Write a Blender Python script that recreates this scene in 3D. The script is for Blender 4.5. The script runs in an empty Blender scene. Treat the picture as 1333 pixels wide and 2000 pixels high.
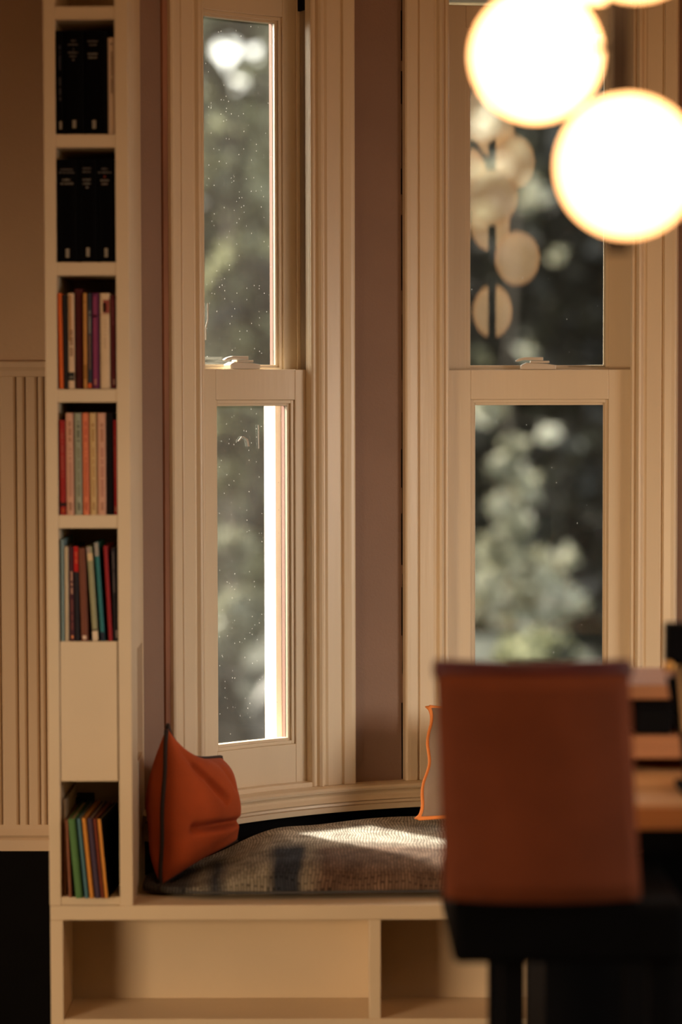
import bpy, bmesh, math, random
from mathutils import Vector, Matrix
from mathutils.bvhtree import BVHTree

sc = bpy.context.scene
COL = sc.collection
rad = math.radians

# ------------------------------------------------------------------ camera
F_PX = 4722.0
CAM_Z = 1.36
PITCH, ROLL = 2.73, -0.12
cam_d = bpy.data.cameras.new('camera')
cam = bpy.data.objects.new('camera', cam_d)
COL.objects.link(cam)
cam_d.sensor_fit = 'VERTICAL'
cam_d.sensor_height = 36.0
cam_d.sensor_width = 24.0
cam_d.lens = F_PX * 36.0 / 2000.0
CAM_R = Matrix.Rotation(rad(90 - PITCH), 4, 'X') @ Matrix.Rotation(rad(ROLL), 4, 'Z')
cam.matrix_world = Matrix.Translation((0, 0, CAM_Z)) @ CAM_R
cam_d.clip_start = 0.05
cam_d.clip_end = 200
cam_d.dof.use_dof = True
cam_d.dof.focus_distance = 5.33
cam_d.dof.aperture_fstop = 85.0 / 55.0
cam_d.dof.aperture_blades = 0
sc.camera = cam

# ------------------------------------------------------------------ sky, sun, room light, exposure
sc.view_settings.view_transform = 'Standard'
sc.view_settings.look = 'None'
sc.view_settings.gamma = 1.0
sc.view_settings.use_curve_mapping = False
sc.view_settings.exposure = 0.0
try:
    sc.cycles.use_denoising = True
    sc.cycles.max_bounces = 8
    sc.cycles.transparent_max_bounces = 16
    sc.cycles.caustics_reflective = False
    sc.cycles.caustics_refractive = False
    sc.cycles.sample_clamp_indirect = 6.0
except Exception:
    pass

SKY_STRENGTH = 0.75
SUN_ENERGY = 15.0
WINDOW_LIGHT = 9.8
RIGHT_FILL = 5.6
CEILING_FILL = 2.0
WARM_RIGHT_FILL = 9.0

world = bpy.data.worlds.new('sky')
sc.world = world
world.use_nodes = True
wn = world.node_tree
wn.nodes.clear()
w_out = wn.nodes.new('ShaderNodeOutputWorld')
w_bg = wn.nodes.new('ShaderNodeBackground')
w_sky = wn.nodes.new('ShaderNodeTexSky')
w_sky.sky_type = 'NISHITA'
w_sky.sun_disc = False
w_sky.sun_elevation = rad(36)
w_sky.sun_rotation = rad(-48)
w_sky.dust_density = 4.0
w_hs = wn.nodes.new('ShaderNodeHueSaturation')
w_hs.inputs['Saturation'].default_value = 0.45
wn.links.new(w_sky.outputs[0], w_hs.inputs['Color'])
w_mx = wn.nodes.new('ShaderNodeMixRGB')
w_mx.blend_type = 'MULTIPLY'
w_mx.inputs[0].default_value = 1.0
w_mx.inputs[2].default_value = (1.0, 0.95, 0.84, 1)
wn.links.new(w_hs.outputs[0], w_mx.inputs[1])
wn.links.new(w_mx.outputs[0], w_bg.inputs['Color'])
w_bg.inputs['Strength'].default_value = SKY_STRENGTH
wn.links.new(w_bg.outputs[0], w_out.inputs['Surface'])


def light(name, kind, loc, target, energy, color, **kw):
    d = bpy.data.lights.new(name, kind)
    d.energy = energy
    d.color = color
    for k, v in kw.items():
        setattr(d, k, v)
    o = bpy.data.objects.new(name, d)
    COL.objects.link(o)
    o.location = loc
    o.rotation_euler = (Vector(target) - Vector(loc)).to_track_quat('-Z', 'Y').to_euler()
    return o


light('sun', 'SUN', (-6.09, 10.68, 6.20), (0.0, 5.2, 0.46), SUN_ENERGY, (1.0, 0.93, 0.82), angle=rad(3.0))
# daylight that comes in through the big window of the left-hand wall
light('left_window_daylight', 'AREA', (-2.44, 2.0, 0.80), (0.1, 4.8, 0.0), WINDOW_LIGHT, (1.0, 0.68, 0.38),
      shape='RECTANGLE', size=1.1, size_y=0.6, spread=rad(66))
# added neutral fill from the right, at a wall opening cut for it
light('right_fill', 'AREA', (2.46, 3.05, 1.22), (-0.2, 5.2, 0.25), RIGHT_FILL, (1.0, 0.93, 0.80),
      shape='RECTANGLE', size=1.1, size_y=0.8, spread=rad(72))
# added warm fill under the ceiling; no fixture hangs there
light('warm_ceiling_fill', 'AREA', (-1.0, 3.2, 2.68), (-0.9, 3.4, 0.0), CEILING_FILL, (1.0, 0.45, 0.17),
      shape='DISK', size=0.5)

# added warm fill right of the frame; no lamp body stands there
light('warm_right_fill', 'POINT', (1.55, 4.0, 1.25), (0, 5, 1), WARM_RIGHT_FILL, (1.0, 0.44, 0.17), shadow_soft_size=0.12)


# ------------------------------------------------------------------ helpers
def ray(px, py):
    return CAM_R.to_3x3() @ Vector(((px - 666.5) / F_PX, -(py - 1000.0) / F_PX, -1.0))


def P(px, py, Y):
    d = ray(px, py)
    t = Y / d.y
    return Vector((d.x * t, Y, CAM_Z + d.z * t))


def link(o, parent=None):
    COL.objects.link(o)
    if parent:
        o.parent = parent
    return o


def tag(o, label=None, cat=None, group=None, kind=None):
    if label: o['label'] = label
    if cat: o['category'] = cat
    if group: o['group'] = group
    if kind: o['kind'] = kind
    return o


def empty(name, loc=(0, 0, 0), rot=(0, 0, 0), parent=None):
    o = bpy.data.objects.new(name, None)
    o.empty_display_size = 0.05
    o.location = loc
    o.rotation_euler = rot
    return link(o, parent)


class MB:
    """collects geometry for one mesh object"""
    def __init__(self):
        self.v, self.f, self.m = [], [], []

    def add(self, vs, fs, mi=0):
        b = len(self.v)
        self.v += [tuple(p) for p in vs]
        self.f += [tuple(i + b for i in f) for f in fs]
        self.m += [mi] * len(fs)
        return self

    def box(self, x0, x1, y0, y1, z0, z1, mi=0):
        vs = [(x0, y0, z0), (x1, y0, z0), (x1, y1, z0), (x0, y1, z0), (x0, y0, z1), (x1, y0, z1), (x1, y1, z1), (x0, y1, z1)]
        fs = [(0, 3, 2, 1), (4, 5, 6, 7), (0, 1, 5, 4), (1, 2, 6, 5), (2, 3, 7, 6), (3, 0, 4, 7)]
        return self.add(vs, fs, mi)

    def prism(self, ring, dz, mi=0):
        """ring of 3-D points extruded along the vector dz"""
        n = len(ring)
        dz = Vector(dz)
        vs = [Vector(p) for p in ring] + [Vector(p) + dz for p in ring]
        fs = [(i, (i + 1) % n, n + (i + 1) % n, n + i) for i in range(n)]
        fs += [tuple(range(n))[::-1], tuple(range(n, 2 * n))]
        return self.add(vs, fs, mi)

    def tube(self, pts, r, n=8, closed=False, mi=0):
        pts = [Vector(p) for p in pts]
        rings = []
        up = Vector((0.13, 0.31, 0.94))
        N = len(pts)
        for i, p in enumerate(pts):
            a = pts[(i - 1) % N] if (closed or i > 0) else p
            b = pts[(i + 1) % N] if (closed or i < N - 1) else p
            t = (b - a).normalized()
            s = t.cross(up)
            if s.length < 1e-4: s = t.cross(Vector((1, 0, 0)))
            s.normalize()
            u = s.cross(t)
            rr = r[i] if isinstance(r, (list, tuple)) else r
            rings.append([p + s * math.cos(2 * math.pi * k / n) * rr + u * math.sin(2 * math.pi * k / n) * rr for k in range(n)])
        vs = [q for R in rings for q in R]
        fs = []
        M = N if closed else N - 1
        for i in range(M):
            j = (i + 1) % N
            for k in range(n):
                fs.append((i * n + k, i * n + (k + 1) % n, j * n + (k + 1) % n, j * n + k))
        if not closed:
            fs.append(tuple(range(n))[::-1])
            fs.append(tuple(range((N - 1) * n, N * n)))
        return self.add(vs, fs, mi)

    def lathe(self, prof, n=32, c=(0, 0, 0), mi=0):
        vs, fs = [], []
        for (r, z) in prof:
            for k in range(n):
                a = 2 * math.pi * k / n
                vs.append((c[0] + r * math.cos(a), c[1] + r * math.sin(a), c[2] + z))
        for i in range(len(prof) - 1):
            for k in range(n):
                fs.append((i * n + k, i * n + (k + 1) % n, (i + 1) * n + (k + 1) % n, (i + 1) * n + k))
        return self.add(vs, fs, mi)

    def build(self, name, mats, parent=None, smooth=False, bevel=0.0, seg=2):
        me = bpy.data.meshes.new(name)
        me.from_pydata(self.v, [], self.f)
        if not isinstance(mats, (list, tuple)): mats = [mats]
        for m in mats: me.materials.append(m)
        for p, i in zip(me.polygons, self.m):
            p.material_index = i
            p.use_smooth = smooth
        bm = bmesh.new()
        bm.from_mesh(me)
        bmesh.ops.recalc_face_normals(bm, faces=bm.faces)
        bm.to_mesh(me)
        bm.free()
        me.update()
        o = bpy.data.objects.new(name, me)
        link(o, parent)
        if bevel:
            b = o.modifiers.new('bevel', 'BEVEL')
            b.width = bevel
            b.segments = seg
            b.limit_method = 'ANGLE'
            b.angle_limit = rad(40)
        return o


# ------------------------------------------------------------------ materials
def nodes_of(m):
    m.use_nodes = True
    nt = m.node_tree
    return nt, nt.nodes, nt.links


def mat(name, col, rough=0.5, var=0.08, scale=(8, 8, 8), bump=0.0, bscale=None, metal=0.0, coat=0.0, spec=0.5, second=None):
    m = bpy.data.materials.new(name)
    nt, N, L = nodes_of(m)
    b = N['Principled BSDF']
    b.inputs['Roughness'].default_value = rough
    b.inputs['Metallic'].default_value = metal
    b.inputs['Specular IOR Level'].default_value = spec
    b.inputs['Coat Weight'].default_value = coat
    tc = N.new('ShaderNodeTexCoord')
    mp = N.new('ShaderNodeMapping')
    mp.inputs['Scale'].default_value = scale
    L.new(tc.outputs['Object'], mp.inputs['Vector'])
    nz = N.new('ShaderNodeTexNoise')
    nz.inputs['Scale'].default_value = 1.0
    nz.inputs['Detail'].default_value = 5.0
    L.new(mp.outputs[0], nz.inputs['Vector'])
    cr = N.new('ShaderNodeValToRGB')
    c2 = second or tuple(min(1, c * (1 + var)) for c in col)
    c1 = tuple(c * (1 - var) for c in col)
    cr.color_ramp.elements[0].position = 0.3
    cr.color_ramp.elements[1].position = 0.7
    cr.color_ramp.elements[0].color = (*c1, 1)
    cr.color_ramp.elements[1].color = (*c2, 1)
    L.new(nz.outputs['Fac'], cr.inputs[0])
    L.new(cr.outputs[0], b.inputs['Base Color'])
    if bump:
        bn = N.new('ShaderNodeTexNoise')
        bn.inputs['Detail'].default_value = 4.0
        bn.inputs['Scale'].default_value = 1.0
        mp2 = N.new('ShaderNodeMapping')
        mp2.inputs['Scale'].default_value = bscale or scale
        L.new(tc.outputs['Object'], mp2.inputs['Vector'])
        L.new(mp2.outputs[0], bn.inputs['Vector'])
        bp = N.new('ShaderNodeBump')
        bp.inputs['Strength'].default_value = bump
        bp.inputs['Distance'].default_value = 0.004
        L.new(bn.outputs['Fac'], bp.inputs['Height'])
        L.new(bp.outputs[0], b.inputs['Normal'])
    return m


M_trim = mat('cream_gloss_paint', (0.77, 0.63, 0.445), 0.34, 0.05, (5, 5, 0.8), 0.25, (60, 60, 3))
M_sash = mat('cream_sash_paint', (0.76, 0.63, 0.45), 0.38, 0.05, (5, 5, 1), 0.2, (60, 60, 4))
M_shelf = mat('white_board_paint', (0.68, 0.545, 0.375), 0.5, 0.05, (3, 3, 3), 0.12, (40, 40, 40))
M_taupe = mat('taupe_wall_paint', (0.28, 0.175, 0.125), 0.8, 0.06, (6, 6, 6), 0.35, (160, 160, 160))
M_wall = mat('warm_cream_wall_paint', (0.58, 0.42, 0.28), 0.75, 0.05, (4, 4, 4), 0.2, (120, 120, 120))
M_bead = mat('beadboard_paint', (0.62, 0.47, 0.325), 0.45, 0.06, (6, 6, 1), 0.1)
M_ceiling = mat('ceiling_paint', (0.60, 0.52, 0.42), 0.85, 0.04)
M_floor = mat('dark_stained_oak', (0.030, 0.020, 0.016), 0.5, 0.3, (3, 30, 3), 0.2)
M_raw = mat('niche_shade_brown', (0.34, 0.15, 0.085), 0.7, 0.25, (20, 20, 3), 0.3)
M_pink = mat('weathered_pink_wood', (0.26, 0.115, 0.08), 0.7, 0.15, (20, 20, 2), 0.2)
M_extwhite = mat('exterior_white_paint', (0.85, 0.82, 0.78), 0.45, 0.03)
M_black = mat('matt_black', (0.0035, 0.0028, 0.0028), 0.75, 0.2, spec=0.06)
M_stone = mat('pale_render', (0.45, 0.40, 0.34), 0.9, 0.1, (2, 2, 2))
M_seatblack = mat('black_leather', (0.003, 0.0025, 0.0025), 0.75, 0.2, (20, 20, 20), 0.2, spec=0.06)
M_tan_leather = mat('tan_leather', (0.17, 0.040, 0.013), 0.7, 0.12, (10, 10, 10), 0.25, (90, 90, 90), spec=0.12)
M_burgundy = mat('burgundy_leather', (0.075, 0.006, 0.008), 0.5, 0.2, (20, 20, 20), 0.2)
M_oak = mat('honey_oak', (0.62, 0.33, 0.13), 0.5, 0.18, (3, 30, 30), 0.15)
M_walnut = mat('brown_oak', (0.36, 0.145, 0.055), 0.6, 0.18, (3, 30, 30), 0.15)
M_oakedge = mat('orange_oak_edge', (0.50, 0.15, 0.03), 0.5, 0.18, (3, 30, 30), 0.15)
M_bronze = mat('dark_bronze', (0.012, 0.006, 0.004), 0.6, 0.2, spec=0.2)
M_steel = mat('painted_lock_metal', (0.66, 0.58, 0.47), 0.35, 0.06)
M_brass = mat('brass', (0.7, 0.36, 0.10), 0.35, 0.1, metal=0.8)
M_orange = mat('orange_linen', (0.44, 0.068, 0.009), 0.9, 0.12, (14, 14, 14), 0.35, (380, 380, 380))
M_darkpipe = mat('dark_brown_piping', (0.030, 0.015, 0.010), 0.8, 0.2)
M_grey_linen = mat('taupe_linen', (0.26, 0.18, 0.13), 0.9, 0.12, (14, 14, 14), 0.3, (380, 380, 380))
M_orangepipe = mat('orange_piping', (0.85, 0.26, 0.055), 0.7, 0.1)
M_paper = mat('page_paper', (0.62, 0.52, 0.40), 0.9, 0.1, (2, 300, 2), 0.2)
M_bark = mat('tree_bark', (0.10, 0.08, 0.06), 0.9, 0.3, (10, 10, 3), 0.6)
M_barkpale = mat('pale_birch_bark', (0.40, 0.36, 0.29), 0.9, 0.25, (10, 10, 3), 0.5)
M_grass = mat('lawn_grass', (0.020, 0.023, 0.010), 0.9, 0.4, (3, 3, 3), 0.5, (60, 60, 60))
M_roof = mat('grey_shed_roof', (0.085, 0.08, 0.072), 0.7, 0.15, (4, 40, 4))
M_shed = mat('dark_shed_wood', (0.05, 0.048, 0.048), 0.8, 0.2, (20, 20, 2))
M_textlight = mat('pale_print', (0.42, 0.38, 0.33), 0.6, 0.05)
M_textgrey = mat('grey_print', (0.10, 0.09, 0.085), 0.6, 0.05)


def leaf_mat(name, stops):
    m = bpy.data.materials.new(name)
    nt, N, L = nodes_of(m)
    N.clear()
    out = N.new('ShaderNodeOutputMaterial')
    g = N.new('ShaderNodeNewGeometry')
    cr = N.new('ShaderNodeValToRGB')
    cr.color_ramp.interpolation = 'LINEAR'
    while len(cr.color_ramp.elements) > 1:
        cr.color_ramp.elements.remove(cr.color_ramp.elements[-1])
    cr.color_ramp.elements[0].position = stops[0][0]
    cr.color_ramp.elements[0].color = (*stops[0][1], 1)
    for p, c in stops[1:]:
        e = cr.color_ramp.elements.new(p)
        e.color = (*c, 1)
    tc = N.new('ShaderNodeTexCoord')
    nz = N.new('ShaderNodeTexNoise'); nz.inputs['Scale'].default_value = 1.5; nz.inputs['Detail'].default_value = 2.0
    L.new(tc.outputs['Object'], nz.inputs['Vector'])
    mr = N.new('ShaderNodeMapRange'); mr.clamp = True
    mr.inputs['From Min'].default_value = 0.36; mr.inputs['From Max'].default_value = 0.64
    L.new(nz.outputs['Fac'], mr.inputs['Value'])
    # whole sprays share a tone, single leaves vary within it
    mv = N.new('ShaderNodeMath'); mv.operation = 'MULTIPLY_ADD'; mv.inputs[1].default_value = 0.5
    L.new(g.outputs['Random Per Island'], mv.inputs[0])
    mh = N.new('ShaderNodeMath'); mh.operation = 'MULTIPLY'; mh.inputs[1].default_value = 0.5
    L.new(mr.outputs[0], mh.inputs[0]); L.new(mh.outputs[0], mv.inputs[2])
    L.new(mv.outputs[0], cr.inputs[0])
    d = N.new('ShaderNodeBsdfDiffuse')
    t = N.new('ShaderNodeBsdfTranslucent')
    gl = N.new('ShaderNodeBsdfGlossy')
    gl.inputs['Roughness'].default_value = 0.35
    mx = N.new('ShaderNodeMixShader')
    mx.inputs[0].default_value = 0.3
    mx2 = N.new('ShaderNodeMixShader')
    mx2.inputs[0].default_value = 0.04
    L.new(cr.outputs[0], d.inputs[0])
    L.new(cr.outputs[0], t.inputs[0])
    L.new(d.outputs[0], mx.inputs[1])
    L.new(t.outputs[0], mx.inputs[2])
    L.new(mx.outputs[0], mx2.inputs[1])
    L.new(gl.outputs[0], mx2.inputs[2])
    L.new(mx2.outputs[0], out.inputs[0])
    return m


M_leafdark = leaf_mat('dark_evergreen_leaves', [(0, (0.004, 0.005, 0.003)), (0.5, (0.012, 0.013, 0.007)), (0.8, (0.04, 0.042, 0.023)), (0.93, (0.09, 0.09, 0.055)), (0.95, (0.5, 0.49, 0.38)), (1, (0.7, 0.68, 0.56))])  # brightest stops put sun glints into the leaf colour
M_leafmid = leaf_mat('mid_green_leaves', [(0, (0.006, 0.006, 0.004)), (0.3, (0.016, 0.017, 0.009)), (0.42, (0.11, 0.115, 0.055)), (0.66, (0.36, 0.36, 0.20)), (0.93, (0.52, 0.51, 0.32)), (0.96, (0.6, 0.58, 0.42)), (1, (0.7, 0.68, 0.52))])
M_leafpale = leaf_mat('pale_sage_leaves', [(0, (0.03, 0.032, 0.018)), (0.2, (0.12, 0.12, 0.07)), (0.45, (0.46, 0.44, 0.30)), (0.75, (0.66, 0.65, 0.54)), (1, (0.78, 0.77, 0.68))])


M_leafsage = leaf_mat('sage_leaves', [(0, (0.02, 0.021, 0.012)), (0.3, (0.10, 0.10, 0.06)), (0.6, (0.28, 0.28, 0.19)), (1, (0.42, 0.41, 0.30))])


def glass_mat(name, haze, specks):
    m = bpy.data.materials.new(name)
    nt, N, L = nodes_of(m)
    N.clear()
    out = N.new('ShaderNodeOutputMaterial')
    tr = N.new('ShaderNodeBsdfTransparent')
    tr.inputs[0].default_value = (0.95, 0.96, 0.95, 1)
    gl = N.new('ShaderNodeBsdfGlossy')
    gl.inputs['Roughness'].default_value = 0.0
    fr = N.new('ShaderNodeFresnel')
    fr.inputs['IOR'].default_value = 1.45
    mx = N.new('ShaderNodeMixShader')
    L.new(fr.outputs[0], mx.inputs[0])
    L.new(tr.outputs[0], mx.inputs[1])
    L.new(gl.outputs[0], mx.inputs[2])
    # dust film and specks on the pane
    tc = N.new('ShaderNodeTexCoord')
    mp = N.new('ShaderNodeMapping')
    mp.inputs['Scale'].default_value = (1, 1, 0.45)
    L.new(tc.outputs['Object'], mp.inputs['Vector'])
    nz = N.new('ShaderNodeTexNoise')
    nz.inputs['Scale'].default_value = 9.0
    nz.inputs['Detail'].default_value = 6.0
    L.new(mp.outputs[0], nz.inputs['Vector'])
    vo = N.new('ShaderNodeTexVoronoi')
    vo.inputs['Scale'].default_value = 190.0
    L.new(mp.outputs[0], vo.inputs['Vector'])
    ma = N.new('ShaderNodeMath'); ma.operation = 'LESS_THAN'; ma.inputs[1].default_value = 0.11
    L.new(vo.outputs['Distance'], ma.inputs[0])
    sx = N.new('ShaderNodeSeparateColor')
    L.new(vo.outputs['Color'], sx.inputs[0])
    mg = N.new('ShaderNodeMath'); mg.operation = 'GREATER_THAN'; mg.inputs[1].default_value = 1.0 - specks
    L.new(sx.outputs[0], mg.inputs[0])
    mm = N.new('ShaderNodeMath'); mm.operation = 'MULTIPLY'
    L.new(ma.outputs[0], mm.inputs[0]); L.new(mg.outputs[0], mm.inputs[1])
    m5 = N.new('ShaderNodeMath'); m5.operation = 'MULTIPLY'; m5.inputs[1].default_value = 0.35
    L.new(mm.outputs[0], m5.inputs[0])
    mr = N.new('ShaderNodeMapRange')
    mr.inputs['From Min'].default_value = 0.3; mr.inputs['From Max'].default_value = 0.75
    mr.inputs['To Min'].default_value = haze * 0.5; mr.inputs['To Max'].default_value = haze * 1.5
    L.new(nz.outputs['Fac'], mr.inputs['Value'])
    ad = N.new('ShaderNodeMath'); ad.operation = 'ADD'; ad.use_clamp = True
    L.new(mr.outputs[0], ad.inputs[0]); L.new(m5.outputs[0], ad.inputs[1])
    df = N.new('ShaderNodeBsdfDiffuse'); df.inputs[0].default_value = (0.8, 0.76, 0.68, 1)
    tl = N.new('ShaderNodeBsdfTranslucent'); tl.inputs[0].default_value = (0.8, 0.76, 0.68, 1)
    md = N.new('ShaderNodeMixShader'); md.inputs[0].default_value = 0.6
    L.new(df.outputs[0], md.inputs[1]); L.new(tl.outputs[0], md.inputs[2])
    fx = N.new('ShaderNodeMixShader')
    L.new(ad.outputs[0], fx.inputs[0])
    L.new(mx.outputs[0], fx.inputs[1]); L.new(md.outputs[0], fx.inputs[2])
    L.new(fx.outputs[0], out.inputs[0])
    return m


M_glass_left = glass_mat('dusty_window_glass', 0.012, 0.22)
M_glass_mid = glass_mat('clear_window_glass', 0.004, 0.025)


def globe_mat():
    m = bpy.data.materials.new('lit_opal_glass')
    nt, N, L = nodes_of(m)
    b = N['Principled BSDF']
    b.inputs['Base Color'].default_value = (0.9, 0.8, 0.65, 1)
    b.inputs['Roughness'].default_value = 0.25
    lw = N.new('ShaderNodeLayerWeight')
    lw.inputs['Blend'].default_value = 0.35
    cr = N.new('ShaderNodeValToRGB')
    cr.color_ramp.elements[0].position = 0.25
    cr.color_ramp.elements[0].color = (1.0, 0.60, 0.28, 1)
    cr.color_ramp.elements[1].position = 1.0
    cr.color_ramp.elements[1].color = (1.0, 0.36, 0.08, 1)
    L.new(lw.outputs['Facing'], cr.inputs[0])
    L.new(cr.outputs[0], b.inputs['Emission Color'])
    b.inputs['Emission Strength'].default_value = 5.5
    return m


M_globe = globe_mat()

# kilim: woven stripes across the pad, in object space
def kilim_mat():
    m = bpy.data.materials.new('woven_kilim')
    nt, N, L = nodes_of(m)
    b = N['Principled BSDF']
    b.inputs['Roughness'].default_value = 0.95
    b.inputs['Specular IOR Level'].default_value = 0.15
    tc = N.new('ShaderNodeTexCoord')
    sp = N.new('ShaderNodeSeparateXYZ')
    nzw = N.new('ShaderNodeTexNoise'); nzw.inputs['Scale'].default_value = 9.0
    L.new(tc.outputs['Object'], nzw.inputs['Vector'])
    va = N.new('ShaderNodeVectorMath'); va.operation = 'MULTIPLY_ADD'
    va.inputs[1].default_value = (0.03, 0.03, 0); L.new(nzw.outputs['Color'], va.inputs[0])
    L.new(tc.outputs['Object'], va.inputs[2])
    L.new(va.outputs[0], sp.inputs[0])
    # broad bands along X
    mr = N.new('ShaderNodeMapRange')
    mr.inputs['From Min'].default_value = -0.40; mr.inputs['From Max'].default_value = 0.60
    L.new(sp.outputs['X'], mr.inputs['Value'])
    cr = N.new('ShaderNodeValToRGB')
    R = cr.color_ramp
    stops = [(0.0, (.10, .085, .07)), (0.10, (.08, .075, .075)), (0.13, (.30, .26, .20)), (0.16, (.05, .055, .07)), (0.19, (.34, .30, .23)),
             (0.26, (.38, .33, .25)), (0.285, (.045, .05, .065)), (0.33, (.05, .055, .07)), (0.345, (.36, .30, .22)),
             (0.38, (.20, .12, .08)), (0.55, (.24, .15, .10)), (0.7, (.18, .11, .075)), (1.0, (.24, .16, .11))]
    R.elements[0].position = 0; R.elements[0].color = (*stops[0][1], 1)
    R.elements[1].position = 1; R.elements[1].color = (*stops[-1][1], 1)
    for p, c in stops[1:-1]:
        e = R.elements.new(p); e.color = (*c, 1)
    L.new(mr.outputs[0], cr.inputs[0])
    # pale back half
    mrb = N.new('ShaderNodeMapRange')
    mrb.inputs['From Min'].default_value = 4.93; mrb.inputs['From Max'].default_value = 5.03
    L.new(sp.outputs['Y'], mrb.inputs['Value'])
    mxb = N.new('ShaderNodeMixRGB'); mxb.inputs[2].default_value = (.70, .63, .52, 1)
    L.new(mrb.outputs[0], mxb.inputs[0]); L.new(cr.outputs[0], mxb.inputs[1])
    # weave: short ribs along Y in rows
    br = N.new('ShaderNodeTexBrick')
    br.inputs['Color1'].default_value = (1, 1, 1, 1); br.inputs['Color2'].default_value = (.62, .62, .62, 1)
    br.inputs['Mortar'].default_value = (.12, .12, .12, 1)
    br.inputs['Scale'].default_value = 1.0
    br.inputs['Mortar Size'].default_value = 0.0011
    br.inputs['Mortar Smooth'].default_value = 0.6
    br.inputs['Brick Width'].default_value = 0.016
    br.inputs['Row Height'].default_value = 0.0062
    mpw = N.new('ShaderNodeMapping'); mpw.inputs['Rotation'].default_value = (0, 0, rad(90))
    L.new(va.outputs[0], mpw.inputs['Vector']); L.new(mpw.outputs[0], br.inputs['Vector'])
    mu = N.new('ShaderNodeMixRGB'); mu.blend_type = 'MULTIPLY'; mu.inputs[0].default_value = 0.75
    L.new(mxb.outputs[0], mu.inputs[1]); L.new(br.outputs['Color'], mu.inputs[2])
    nz = N.new('ShaderNodeTexNoise'); nz.inputs['Scale'].default_value = 24.0; nz.inputs['Detail'].default_value = 5
    L.new(tc.outputs['Object'], nz.inputs['Vector'])
    cn = N.new('ShaderNodeValToRGB'); cn.color_ramp.elements[0].position = .33; cn.color_ramp.elements[1].position = .62
    cn.color_ramp.elements[0].color = (.45, .42, .40, 1)
    L.new(nz.outputs['Fac'], cn.inputs[0])
    mv = N.new('ShaderNodeMixRGB'); mv.blend_type = 'MULTIPLY'; mv.inputs[0].default_value = 0.8
    L.new(mu.outputs[0], mv.inputs[1]); L.new(cn.outputs[0], mv.inputs[2])
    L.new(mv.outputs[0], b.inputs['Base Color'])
    bp = N.new('ShaderNodeBump'); bp.inputs['Strength'].default_value = 0.9; bp.inputs['Distance'].default_value = 0.004
    L.new(br.outputs['Color'], bp.inputs['Height']); L.new(bp.outputs[0], b.inputs['Normal'])
    return m


M_kilim = kilim_mat()

# ------------------------------------------------------------------ bow-window geometry (cylinder about a vertical axis)
BX, R_WALL = 0.44, 1.05
BY = 5.45 - R_WALL


def cyl(phi, r, z):
    a = rad(phi)
    return (BX + r * math.sin(a), BY + r * math.cos(a), z)


def arcbox(mb, p0, p1, r0, r1, z0, z1, n=None, mi=0):
    n = n or max(1, int(abs(p1 - p0) / 2.0) + 1)
    vs, fs = [], []
    for i in range(n + 1):
        p = p0 + (p1 - p0) * i / n
        vs += [cyl(p, r0, z0), cyl(p, r1, z0), cyl(p, r1, z1), cyl(p, r0, z1)]
    for i in range(n):
        a, b = i * 4, (i + 1) * 4
        for k in range(4):
            fs.append((a + k, a + (k + 1) % 4, b + (k + 1) % 4, b + k))
    fs += [(0, 1, 2, 3), (n * 4 + 3, n * 4 + 2, n * 4 + 1, n * 4)]
    return mb.add(vs, fs, mi)


def arcsweep(mb, prof, p0, p1, n):
    k = len(prof)
    vs, fs = [], []
    for i in range(n + 1):
        p = p0 + (p1 - p0) * i / n
        vs += [cyl(p, r, z) for r, z in prof]
    for i in range(n):
        for j in range(k):
            fs.append((i * k + j, i * k + (j + 1) % k, (i + 1) * k + (j + 1) % k, (i + 1) * k + j))
    fs += [tuple(range(k)), tuple(range(n * k, n * k + k))[::-1]]
    return mb.add(vs, fs)


def moulding(mb, phi0, steps, back, z0, z1):
    """vertical moulding: steps = [(distance along the arc, proud of the wall)]"""
    ring = [(phi0 + math.degrees(s / R_WALL), R_WALL - d) for s, d in steps]
    ring += [(ring[-1][0], R_WALL + back), (ring[0][0], R_WALL + back)]
    return mb.prism([cyl(p, r, z0) for p, r in ring], (0, 0, z1 - z0))


Z_CEIL = 2.75
Z_SILL = P(795, 1523, 5.40).z
Z_MEET = P(1055, 722, 5.45).z          # top of the meeting rail
Z_LOWGLASS = P(1055, 780, 5.46).z      # top of the lower pane
Z_LOWBOT = P(570, 1452, 5.32).z        # bottom of the lower pane
Z_UPGLASS = P(520, 36, 5.37).z         # top of the upper pane
Z_HEAD = P(1055, 6, 5.47).z            # top of the upper sash
Z_BENCH = P(600, 1768, 4.70).z
print('levels', Z_SILL, Z_MEET, Z_LOWGLASS, Z_LOWBOT, Z_UPGLASS, Z_HEAD, Z_BENCH)
WIN = [(-44.9, -28.75), (-11.3, 11.95), (28.75, 44.9)]     # openings, degrees

# --- shell
fl = MB().box(-2.7, 2.7, -2.7, 5.62, -0.12, 0.0)
tag(fl.build('floor', M_floor), kind='structure')
tag(MB().box(-2.7, 2.7, -2.7, 5.66, Z_CEIL, Z_CEIL + 0.15).build('ceiling', M_ceiling), kind='structure')
wb = MB()
phis = [-57, WIN[0][0], WIN[0][1], WIN[1][0], WIN[1][1], WIN[2][0], WIN[2][1], 57]
for i in range(7):
    if i in (1, 3, 5):
        arcbox(wb, phis[i], phis[i + 1], R_WALL, R_WALL + 0.15, 0.0, Z_SILL - 0.05)
        arcbox(wb, phis[i], phis[i + 1], R_WALL, R_WALL + 0.15, Z_HEAD + 0.02, Z_CEIL)
    else:
        arcbox(wb, phis[i], phis[i + 1], R_WALL, R_WALL + 0.15, 0.0, Z_CEIL)
tag(wb.build('wall_bay', M_taupe), kind='structure')
pL, pR = cyl(-57, R_WALL, 0), cyl(57, R_WALL, 0)
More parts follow.
